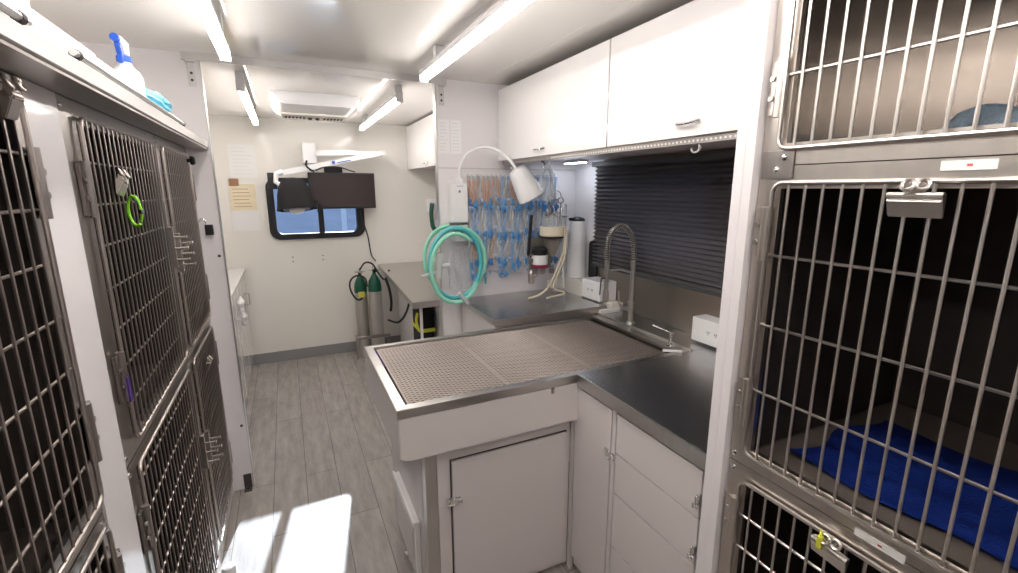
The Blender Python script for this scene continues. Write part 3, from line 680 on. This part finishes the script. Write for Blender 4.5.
# breathing hoses: corrugated loops
def corr_loop(cx,cz,rx,rz,y,r,m,label,tilt=0,a0=0,a1=2*PI,bell=0):
    N=150; pts=[];rs=[]
    for i in range(N+1):
        a=a0+(a1-a0)*i/N
        x=cx+rx*math.cos(a)+bell*math.sin(a)*math.cos(a); z=cz+rz*math.sin(a)
        pts.append((x,y+tilt*math.cos(a),z)); rs.append(r*(1.0 if i%2 else .84))
    return tag(MB().tube(pts,rs,8).obj('breathing_hose',m),label,'hose','breathing hoses looped on the right partition')
corr_loop(.868,1.175,.160,.205,2.545,.0135,'hoseteal','outer teal corrugated breathing hose in a hanging loop',.01)
corr_loop(.858,1.150,.150,.200,2.515,.0135,'hosegreen','pale green corrugated breathing hose forming the front loop',.01,.9,2*PI-.5)
corr_loop(.890,1.185,.168,.195,2.575,.0145,'hosegreen','pale green corrugated breathing hose behind the teal one',-.01,-.9,PI*.75)
corr_loop(.850,1.200,.150,.190,2.60,.0125,'hosegreen','pale green corrugated breathing hose nearest the wall at the left of the loops',-.01,PI*.5,PI*1.3)
t=thing('breathing_connector','clear white breathing circuit Y-connector at the bottom of the hose loops','connector',(.88,2.53,.93))
MB().tube([(.868,2.495,1.01),(.900,2.49,.965),(.935,2.48,.915)],[.015,.013,.011],12).obj('connector','clear',t)
MB().lathe((.925,2.482,.930),[(.016,0),(.016,.03)],12,(.55,-.1,-.8)).obj('socket','plastic',t)
t=thing('breathing_adapter','clear white breathing adapter plugged to the left of the hose loops','adapter',(.74,2.54,1.15))
MB().cyl((.755,2.53,1.10),(.765,2.53,1.245),.020,n=14).cyl((.765,2.53,1.17),(.82,2.53,1.17),.014,n=12).cyl((.750,2.53,1.14),(.655,2.53,1.118),.011,.009,n=12).obj('adapter','clear',t)
t=thing('breathing_mask_wrap','crumpled clear plastic wrap hanging inside the hose loops','wrap',(.92,2.62,1.05))
mb=MB(); mb.grid(lambda u,v:(.845+.15*u+.01*math.sin(v*9),2.618+.012*math.sin(u*14+v*5)+.01*math.sin(v*11),1.02+.26*v-.02*math.sin(u*3)),20,20,.0015)
mb.obj('wrap','glassware',t)

# rack with endotracheal tubes
def wall_rail(z,x0,x1,label,nh):
    t=thing('tube_rack',label,'rack',((x0+x1)/2,YP,z-.02),'wall racks for airway tubes')
    MB().box(x0,x1,YP-.012,YP-.004,z-.012,z+.012,.002).obj('rail','plastic',t)
    b=MB()
    for k in range(nh):
        x=x0+.015+(x1-x0-.03)*k/(nh-1)
        b.tube([(x,YP-.012,z+.004),(x,YP-.045,z+.0),(x,YP-.052,z+.008)],.0022,5)
    b.obj('hook','alu',t); return t
NT=20; X0,X1=.985,1.575
rows=[(1.680,'top'),(1.505,'second'),(1.33,'third'),(1.19,'lowest')]
for z,n in rows[:3]: wall_rail(z,.965,1.57,f'white {n} rail of hooks for airway tubes on the right partition',NT)
ORD=['first','second','third','fourth','fifth','sixth','seventh','eighth','ninth','tenth','eleventh','twelfth','thirteenth','fourteenth','fifteenth','sixteenth','seventeenth','eighteenth','nineteenth','twentieth']
def et_proto(name,kind,var):
    rnd=random.Random(var*13+5)
    t=thing(name,'x','tube',(0,0,0))
    L={'amber':.17,'blue':.19,'clear':.17}[kind]
    sw=rnd.uniform(-.022,.022); sw2=rnd.uniform(-.020,.020)
    main='amber' if kind=='amber' else ('clearblue' if kind=='blue' else 'clear')
    b=MB()
    b.tube(smooth_path([(0,0,0),(.006+sw*.3,-.006,-.05),(sw,-.010,-L*.6),(sw+.012,-.010,-L),(sw+.026,-.006,-L*.86)],5),.0056,6)
    b.tube(smooth_path([(0,-.004,-.002),(-.008,-.010,-.06),(-.010+sw2,-.012,-L*.7),(sw2-.004,-.010,-L*.92)],5),.0050,6)
    b.obj('airway',main,t)
    MB().tube([(sw2-.004,-.012,-L*.88),(sw2-.006,-.014,-L*1.03),(sw2-.002,-.013,-L*1.10)],[.008,.009,.005],8).obj('connector','blue',t)
    MB().box(-.008,.008,-.014,-.002,-.026,-.002,.002).obj('cap','clear' if kind=='amber' else 'clearblue',t)
    MB().tube(smooth_path([(.004,-.008,-.02),(.014,-.014,-.07),(.010+sw,-.016,-.12),(.016,-.014,-.15),(.014,-.014,-.175)],4),.0016,5).obj('pilot_line','clear',t)
    MB().lathe((.014,-.014,-.195+.03*(var-1)),[(.002,0),(.010,.008),(.010,.020),(.003,.028)],8).obj('pilot_balloon','blue' if var==1 else 'clearblue',t)
    return t
first={}
def place_et(kind,var,loc,label,group,sc=1):
    key=(kind,var)
    if key not in first:
        t=et_proto('airway_tube',kind,var); first[key]=t; t.location=loc; t['label']=label; t['group']=group; t.scale=(1,1,sc)
    else: dup(first[key],loc,label,group,scale=(1,1,sc))
rr=random.Random(3)
for ri,(z,n) in enumerate(rows[:3]):
    for k in range(NT):
        x=X0+(X1-X0)*k/(NT-1)-.005
        if ri==0: kind='amber' if k<12 and k not in (7,8) else ('blue' if k%2 else 'clear')
        elif ri==1: kind='blue' if (k%3) else 'clear'
        else: kind='amber' if (k%4==1 and k<9) else ('blue' if k%2 else 'clear')
        col={'amber':'amber','blue':'bluish','clear':'clear'}[kind]
        place_et(kind,k%3,(x,YP-.040,z-.004),f'{col} airway tube, {ORD[k]} from the left on the {n} rail','airway tubes hung on the right partition',rr.uniform(.85,1.1))
wall_rail(1.19,.965,1.30,'short lowest rail of hooks for small airway tubes',9)
for k,x in enumerate((.985,1.01,1.09,1.17,1.21,1.235)):
    place_et('blue' if k!=2 else 'clear',k%3,(x,YP-.040,1.186),f'small airway tube with blue ends, {ORD[k]} from the left on the lowest rail','small airway tubes on the lowest rail',.6)
tag(MB().cyl((1.085,YP-.03,1.02),(1.085,YP-.03,1.065),.006,.008,n=8).cyl((1.085,YP-.03,1.065),(1.085,YP-.008,1.075),.003,n=6).obj('teal_tube','hoseteal'),'single short teal tube hanging low on the partition','tube')
tag(MB().cyl((1.09,YP-.006,1.10),(1.36,YP-.006,1.06),.003,n=6).obj('thin_rod','alu'),'thin metal rod fixed slanting below the airway tubes','rod')

# papers
def paper(x0,x1,y,z0,z1,label,m='paper',lines=0,pm='print_',face=-1,name='paper_sheet'):
    t=thing(name,label,'paper',((x0+x1)/2,y,z0))
    MB().box(x0,x1,y-.0018,y-.0004,z0,z1).obj('sheet',m,t)
    if lines:
        b=MB()
        rnd=random.Random(int(x0*1000))
        for k in range(lines):
            z=z1-(z1-z0)*(k+1)/(lines+1)
            b.box(x0+(x1-x0)*.12,x0+(x1-x0)*rnd.uniform(.5,.9),y-.0024,y-.0019,z-.0015,z+.0015)
        b.obj('printing',pm,t)
    return t
paper(.818,.885,YP,1.80,1.985,'white list sheet taped at the edge of the right partition','paper',9)
paper(.893,.955,YP,1.80,1.985,'white list sheet beside another high on the right partition','paper',9)
paper(-.40,-.195,YB,1.70,1.975,'white notice sheet on the far wall above the yellow one','paper',8)
paper(-.43,-.215,YB-.002,1.24,1.66,'pale notice hanging under the brown clip on the far wall','paper')
t=thing('yellow_notice','yellowed notice with brown clip on the far wall beside the window','notice',(-.32,YB,1.42))
MB().box(-.425,-.222,YB-.007,YB-.0055,1.42,1.645).obj('sheet','tan',t)
b=MB(); 
for k in range(6): b.box(-.40,-.26-.01*(k%3),YB-.0078,YB-.0071,1.45+.03*k,1.454+.03*k)
b.obj('printing','cork',t)
MB().box(-.415,-.345,YB-.018,YB-.0078,1.630,1.690,.003).obj('clip','cork',t)
# screw holes below the window
for x in (.02,.28):
    for z in (.985,.945):
        tag(MB().lathe((x,YB-.0004,z),[(.006,0),(.006,.002),(.002,.003)],10,(0,-1,0)).obj('wall_screw','gap'),f"{'upper' if z>.96 else 'lower'} dark screw below the {'left' if x<.1 else 'right'} part of the window",'screw')

# ------------------------------------------------------------------ monitor, surgical lamp arm on back wall
t=thing('wall_monitor','black flat monitor mounted across the far window','monitor',(.46,YB-.12,1.42))
R=Matrix.Rotation(math.radians(4),3,'Z')
MB().box(.20,.775,YB-.16,YB-.125,1.425,1.745,.006,rot=R).obj('casing','black',t)
MB().box(.215,.76,YB-.163,YB-.1605,1.445,1.730,rot=R,piv=(.4875,YB-.1425,1.585)).obj('screen','blackgloss',t)
MB().box(.36,.50,YB-.122,YB-.002,1.715,1.735,.003).box(.35,.51,YB-.010,YB-.0005,1.70,1.80,.002).obj('wall_bracket','black',t)
tag(MB().tube(smooth_path([(.63,4.60,1.45),(.66,4.655,1.30),(.70,4.675,1.15),(.715,4.64,.98),(.73,4.50,.93)],6),.006,6).obj('power_cable','black'),'thin black cable hanging from the monitor to the gas cylinders','cable')
t=thing('surgical_lamp','white double-jointed wall arm with black-covered lamp head in front of the window','lamp',(.23,YB,1.81))
MB().box(.175,.29,YB-.15,YB-.0005,1.82,2.0,.012).obj('wall_mount','plastic',t)
MB().prism([(.28,1.885),(.28,1.935),(.55,1.942),(.86,1.940),(.885,1.925),(.86,1.908),(.55,1.893)],1,4.52,4.57,.006).obj('upper_arm','plastic',t)
def beam(a,b,w,h,mbx=None):
    a,b=Vector(a),Vector(b); d=(b-a).normalized(); u=Vector((0,1,0)); v=d.cross(u).normalized(); m=mbx or MB()
    bm=m.bm; A=[];B=[]
    for s1,s2 in ((-1,-1),(1,-1),(1,1),(-1,1)):
        A.append(bm.verts.new(a+u*w*s1/2+v*h*s2/2)); B.append(bm.verts.new(b+u*w*s1/2+v*h*.8*s2/2))
    bm.faces.new(A); bm.faces.new(B[::-1])
    for i in range(4): bm.faces.new((A[i],B[i],B[(i+1)%4],A[(i+1)%4]))
    return m
beam((.0,4.45,1.735),(.86,4.46,1.925),.040,.046).obj('lower_arm','plastic',t)
MB().lathe((.855,4.515,1.925),[(.026,-.03),(.026,.03)],16,(0,1,0)).obj('elbow_joint','plastic',t)
MB().box(.40,.425,4.422,4.427,1.815,1.84,.002).box(.44,.56,4.4215,4.4255,1.835,1.842,.001,rot=Matrix.Rotation(-.21,3,'Y')).obj('logo','blueprint',t)
MB().tube([(.0,4.45,1.74),(-.045,4.44,1.725),(-.055,4.43,1.66),(-.02,4.42,1.635)],[.026,.024,.02,.018],10).obj('yoke','plastic',t)
MB().box(-.115,-.045,4.44,4.47,1.60,1.735,.004).obj('handle_block','black',t)
MB().lathe((.07,4.33,1.69),[(.03,0),(.085,.02),(.115,.07),(.132,.14),(.140,.21),(.150,.26),(.128,.262),(.10,.20)],28,(.05,-.18,-1)).obj('lamp_head','cloth_black',t)
MB().lathe((.085,4.28,1.440),[(.062,0),(.055,.02),(.02,.028)],20,(.05,-.5,-1)).obj('lens','alu',t)
MB().lathe((.085,4.28,1.440),[(.11,-.03),(.105,.004)],24,(.05,-.3,-1)).obj('lens_ring','black',t)
MB().tube(smooth_path([(.18,4.33,1.52),(.25,4.33,1.50),(.262,4.33,1.44),(.245,4.33,1.41)],5),.009,6).obj('handle','black',t)
MB().tube(smooth_path([(.20,4.42,1.84),(.19,4.42,1.80),(.22,4.42,1.765),(.25,4.44,1.75)],5),.008,6).obj('cable_strap','black',t)
MB().tube(smooth_path([(.21,4.53,1.82),(.19,4.50,1.79),(.20,4.45,1.775)],5),.006,6).obj('yellow_cable','brass',t)
tag(MB().tube(smooth_path([(.26,4.41,1.755),(.33,4.40,1.785),(.45,4.42,1.79),(.55,4.50,1.765),(.60,4.52,1.752)],6),.005,6).obj('monitor_cable','black'),'black cable looping along the top of the monitor','cable')

# ------------------------------------------------------------------ far room right: wall cabinet, counter, cylinders
def wallcab(x,y0,y1,z0,z1,depth,label,handle,name='wall_cabinet',lip=True):
    t=thing(name,label,'cabinet',(x+depth/2,(y0+y1)/2,z0),None)
    MB().box(x+.018,x+depth,y0,y1,z0+.005,z1,.001).obj('body','cab',t)
    d=MB().box(x,x+.017,y0+.002,y1-.002,z0-.004,z1,.0015).obj('door','gloss',t)
    hy,hz=handle
    MB().tube(smooth_path([(x-.001,hy-.045,hz),(x-.018,hy-.030,hz-.004),(x-.022,hy,hz-.006),(x-.018,hy+.030,hz-.004),(x-.001,hy+.045,hz)],4),[.007,.006,.006,.005,.005,.005,.005,.005,.005,.005,.005,.005,.005,.006,.006,.006,.007],8).obj('handle','chrome',d)
    return t
wallcab(1.187,1.586,2.648,1.768,2.165,.56,'white gloss wall cabinet next to the right partition',(2.13,1.80))
wallcab(1.187,.788,1.582,1.768,2.165,.56,'white gloss wall cabinet next to the right kennels',(1.160,1.808))
wallcab(1.12,2.90,4.69,1.79,2.185,.62,'white wall cabinet in the far room above the steel counter',(4.0,1.82))
tag(MB().box(1.235,1.745,.788,2.648,2.166,2.178).obj('recess_shadow','gap'),'dark strip painting the shadow in the recess over the white wall cabinets','board')  # dark strip gives the recess above the cabinets its shadow as colour
# perforated aluminium rail under the cabinets
t=thing('perforated_rail','perforated aluminium strip under the wall cabinet doors','rail',(1.22,1.7,1.74))
MB().box(1.205,1.240,.79,2.62,1.758,1.7635).box(1.205,1.209,.79,2.62,1.742,1.758).obj('strip','frame',t)
b=MB()
for k in range(72): y=.80+k*.0175; b.cyl((1.2035,y,1.751),(1.2048,y,1.751),.004,n=6)
b.obj('perforation','paper',t)
for x,y,l in ((1.222,2.52,'leftmost white hook under the wall cabinets by the lamp neck'),(1.30,2.30,'chrome hook under the wall cabinets above the hanging clear bag'),(1.222,1.155,'chrome hook under the wall cabinet nearest the kennels')):
    t=thing('hanging_hook',l,'hook',(x,y,1.70))
    m='plastic' if 'white' in l else 'chrome'
    MB().cyl((x,y,1.741),(x,y,1.757),.012,n=10).obj('base',m,t)
    MB().tube([(x+.0,y+.018*math.cos(a),1.732+.016*math.sin(a)) for a in [PI*.35+2*PI*i/18*.85 for i in range(18)]],.0045,6).obj('hook',m,t)
t=thing('cabinet_strip_light','small cool strip light under the corner wall cabinet','light',(1.61,2.35,1.74))
MB().box(1.590,1.630,2.34,2.56,1.754,1.7675,.002).obj('housing','ledhousing',t)
MB().box(1.595,1.625,2.35,2.55,1.750,1.7535,.001).obj('diffuser','ledcool',t)
# pleated blind
t=thing('pleated_blind','dark grey pleated window blind over the splashback','blind',(1.72,1.88,1.12))
n=25; z0,z1=1.145,1.730
pts=[]
for i in range(n*2+1): pts.append((1.725+(.012 if i%2 else -.012), z0+(z1-z0)*i/(2*n)))
bm=MB(); fs=[]
V=[[bm.bm.verts.new((p[0],y,p[1])) for p in pts] for y in (1.20,2.390)]
for i in range(2*n): fs.append(bm.bm.faces.new((V[0][i],V[1][i],V[1][i+1],V[0][i+1])))
bmesh.ops.solidify(bm.bm,geom=fs,thickness=.0015)
bm.obj('pleats','blind',t,smooth=False)
MB().box(1.700,1.748,1.19,2.405,1.730,1.757,.003).obj('head_rail','blindrail',t)
MB().box(1.710,1.740,1.20,2.390,1.126,1.1455,.003).obj('bottom_rail','blindrail',t)
tag(MB().box(1.715,1.748,.80,2.30,1.758,1.7675).obj('wood_batten','brown'),'brown wooden batten above the pleated blind','batten')

# far counter
t=thing('far_counter','stainless steel counter in the far room behind the right partition','counter',(1.2,3.8,0))
MB().prism([(.70,2.95),(1.595,2.95),(1.595,4.695),(.785,4.695)],2,.853,.867,.002).obj('top_sheet','steel',t)
MB().prism([(.702,2.952),(.716,2.952),(.80,4.69),(.788,4.69)],2,.825,.8525).box(.705,1.59,2.946,2.951,.825,.866).obj('front_edge','steel',t)
MB().box(.76,.776,3.0,3.02,0,.825).box(.95,.965,3.0,4.6,0,.80).box(1.56,1.58,3.0,3.02,0,.825).box(.965,1.58,4.60,4.61,0,.8).obj('leg','panel',t)
MB().box(.968,1.55,3.02,4.58,.30,.31).obj('shelf','gap',t)
tag(MB().box(1.02,1.50,3.10,3.5,.315,.79,.01).obj('dark_bin','black'),'black storage bin under the far steel counter','bin')
t=thing('equipment_bag','black equipment bag with a yellow strap under the far counter','bag',(.87,3.35,.001))
mb=MB().box(.82,.93,3.25,3.50,.001,.74,.03,3); mb.obj('body','cloth_black',t)
MB().box(.816,.934,3.245,3.505,.555,.585,.005).tube(smooth_path([(.815,3.30,.70),(.80,3.28,.64),(.812,3.26,.57)],5),.010,6).obj('strap','yellow',t)
# the two gas cylinders
def cylinder_(x,y,label,h=.80,r=.058):
    t=thing('gas_cylinder',label,'gas cylinder',(x,y,0),'gas cylinders by the far counter')
    MB().lathe((x,y,.001),[(r*.9,0),(r,.012),(r,h*.80)],24).obj('body','tank',t)
    MB().lathe((x,y,h*.80+.0015),[(r*1.005,0),(r*1.005,h*.06),(r*.85,h*.12),(r*.5,h*.17),(.018,h*.2),(.016,h*.22)],24).obj('shoulder','green',t)
    v=MB().box(x-.018,x+.018,y-.018,y+.018,h+.018,h+.055,.004).cyl((x-.045,y,h+.038),(x+.045,y,h+.038),.008,n=8).lathe((x,y-.020,h+.036),[(.022,0),(.024,.01),(.02,.02)],14,(0,-1,0)).cyl((x,y,h+.055),(x,y,h+.075),.012,n=8)
    v.obj('regulator','chrome',t)
    return t
c1=cylinder_(.575,4.50,'left gas cylinder with green shoulder and yellow label')
MB().box(.575-.03,.575+.03,4.50-.0625,4.50-.0592,.60,.655,.001).obj('label','yellowlabel',c1)
cylinder_(.695,4.42,'right gas cylinder with green shoulder, nearest the far counter',.82,.062)
t=tag(MB().tube([( .50,4.42,.001),(.50,4.42,.24),(.50,4.35,.24),(.78,4.34,.24),(.78,4.34,.001)],.007,8).box(.49,.80,4.335,4.345,.22,.245).obj('cylinder_stand','frame'),'dark low metal stand in front of the gas cylinders','stand')
P=[(.545+.075*math.cos(a)+.01*math.sin(2*a),4.395+.01*math.cos(a),.705+.115*math.sin(a)) for a in [2*PI*i/30 for i in range(26)]]
tag(MB().tube(P,.0085,6).obj('coiled_hose','rubber'),'black hose coiled in a loop over the left gas cylinder','hose')
tag(MB().tube(smooth_path([(.575,4.47,.86),(.62,4.42,.93),(.68,4.39,.92),(.73,4.37,.83),(.77,4.30,.78),(.80,4.22,.88)],6),.008,6).obj('gas_hose','rubber'),'black hose arching over both gas cylinder valves','hose')
tag(MB().tube(smooth_path([(.77,4.25,.80),(.79,4.2,.70),(.80,4.2,.58),(.79,4.2,.50)],6),.012,6).obj('hanging_hose_end','rubber'),'short black hose end hanging beside the far counter edge','hose')
tag(MB().tube(smooth_path([(.76,4.2,.42),(.84,4.15,.40),(.90,4.1,.48),(.93,4.05,.62),(.93,4.05,.80)],6),.010,6).obj('floor_cable','rubber'),'black cable rising to the underside of the far counter','cable')
# items on the far side seen left of the right partition
t=thing('green_hose_holder','white wall holder with dark green hose in the far room','holder',(1.40,4.69,1.2))
MB().box(1.30,1.42,YB-.10,YB-.001,1.36,1.50,.01).box(1.33,1.40,YB-.12,YB-.10,1.18,1.30,.01).obj('holder','plastic',t)
MB().tube(smooth_path([(1.325,YB-.13,1.46),(1.31,YB-.14,1.36),(1.32,YB-.14,1.24),(1.345,YB-.13,1.20)],6),.022,8).obj('hose','green',t)

# ------------------------------------------------------------------ far room left: base cabinet
t=thing('far_base_cabinet','white base cabinet edge-on behind the left partition','cabinet',(-.68,3.8,0))
MB().box(-.995,-.400,2.72,4.685,.0,.885).obj('body','gloss',t)
MB().box(-.995,-.372,2.70,4.692,.886,.915,.002).obj('worktop','gloss',t)
for k,(a,b_) in enumerate(((2.74,3.22),(3.23,3.72),(3.73,4.20),(4.21,4.66))):
    MB().box(-.3995,-.3985,a-.006,b_+.006,.10,.875).obj('door_gap','gap',t)
    d=MB().box(-.398,-.384,a,b_,.105,.872,.0015).obj('door','gloss',t)
    MB().tube([(-.384,b_-.05,.70),(-.362,b_-.05,.695),(-.362,b_-.05,.60),(-.384,b_-.05,.595)],.005,6).obj('handle','frame',d)
for y,z,l in ((3.80,.78,'upper white cloth hanging on the far base cabinet'),(3.86,.66,'lower white cloth hanging on the far base cabinet')):
    mb=MB(); bmesh.ops.create_icosphere(mb.bm,subdivisions=3,radius=1)
    for v in mb.bm.verts:
        d=v.co; v.co=Vector((-.355+.020*d.x*(1+.3*math.sin(d.z*5)),y+.05*d.y*(1+.2*math.sin(d.z*7)),z+.06*d.z))
    tag(mb.obj('white_cloth','towel'),l,'cloth')

# ------------------------------------------------------------------ blankets in the right kennels
def blanket(name,x0,x1,y0,y1,z,h,m,label,seed,cut=0):
    def f(u,v):
        x=x0+(x1-x0)*u+.012*math.sin(v*13+seed); y=y0+(y1-y0)*v+.018*math.sin(u*9+seed*2)
        e=min(u,1-u,v,1-v)*8; e=max(0,min(1,e))
        hh=h*(.55+.2*math.sin(u*7+v*4+seed)+.14*math.sin(v*12-u*5)+.07*math.sin(u*27+v*23))*math.sqrt(e)
        return (x,y,z+.006+max(.004,hh))
    mb=MB(); mb.grid(f,44,56,.010)
    return tag(mb.obj(name,m),label,'blanket')
blanket('blue_blanket',1.10,1.50,-.06,.66,.934,.05,'bluetowel','crumpled royal blue blanket on the middle right kennel floor',1.3)
blanket('pale_towel',1.22,1.55,.02,.60,1.660,.11,'paleblue','pale blue towel lying in the upper right kennel',2.1)
tag(MB().box(.996,1.700,-.10,.715,.9285,.9325).obj('kennel_mat','matbrown'),'thin tan mat covering the middle right kennel floor','mat')

# ------------------------------------------------------------------ camera
cam = bpy.data.cameras.new('camera'); co = bpy.data.objects.new('camera', cam); C.objects.link(co)
yaw,pitch,roll,F = 4.43765898e-01,-2.07451067e-01,-1.32679194e-03,463.532643
f=Vector((math.sin(yaw)*math.cos(pitch),math.cos(yaw)*math.cos(pitch),math.sin(pitch)))
r=Vector((math.cos(yaw),-math.sin(yaw),0)); u=r.cross(f)
r2=r*math.cos(roll)+u*math.sin(roll); u2=-r*math.sin(roll)+u*math.cos(roll)
mt=Matrix((r2,u2,-f)).transposed().to_4x4(); mt.translation=Vector((0,0,1.6)); co.matrix_world=mt
cam.sensor_width=36; cam.lens=F/1018*36; cam.clip_start=.02; cam.clip_end=100
SC.camera=co

# ------------------------------------------------------------------ light
w=bpy.data.worlds.new('world'); SC.world=w; w.use_nodes=True; nt=w.node_tree; bg=nt.nodes['Background']
bg.inputs['Color'].default_value=(.50,.68,1,1); bg.inputs['Strength'].default_value=1.0
sun=bpy.data.lights.new('sun','SUN'); sun.energy=16; sun.angle=.009; sun.color=(1,.96,.90)
so=bpy.data.objects.new('sun',sun); C.objects.link(so)
d=Vector((-.18,-1,-.517)).normalized()
so.rotation_euler=d.to_track_quat('-Z','Y').to_euler(); so.location=(0,-6,5)

SC.view_settings.view_transform='Standard'; SC.view_settings.look='None'; SC.view_settings.gamma=1
SC.view_settings.exposure=0.0; SC.view_settings.use_curve_mapping=False
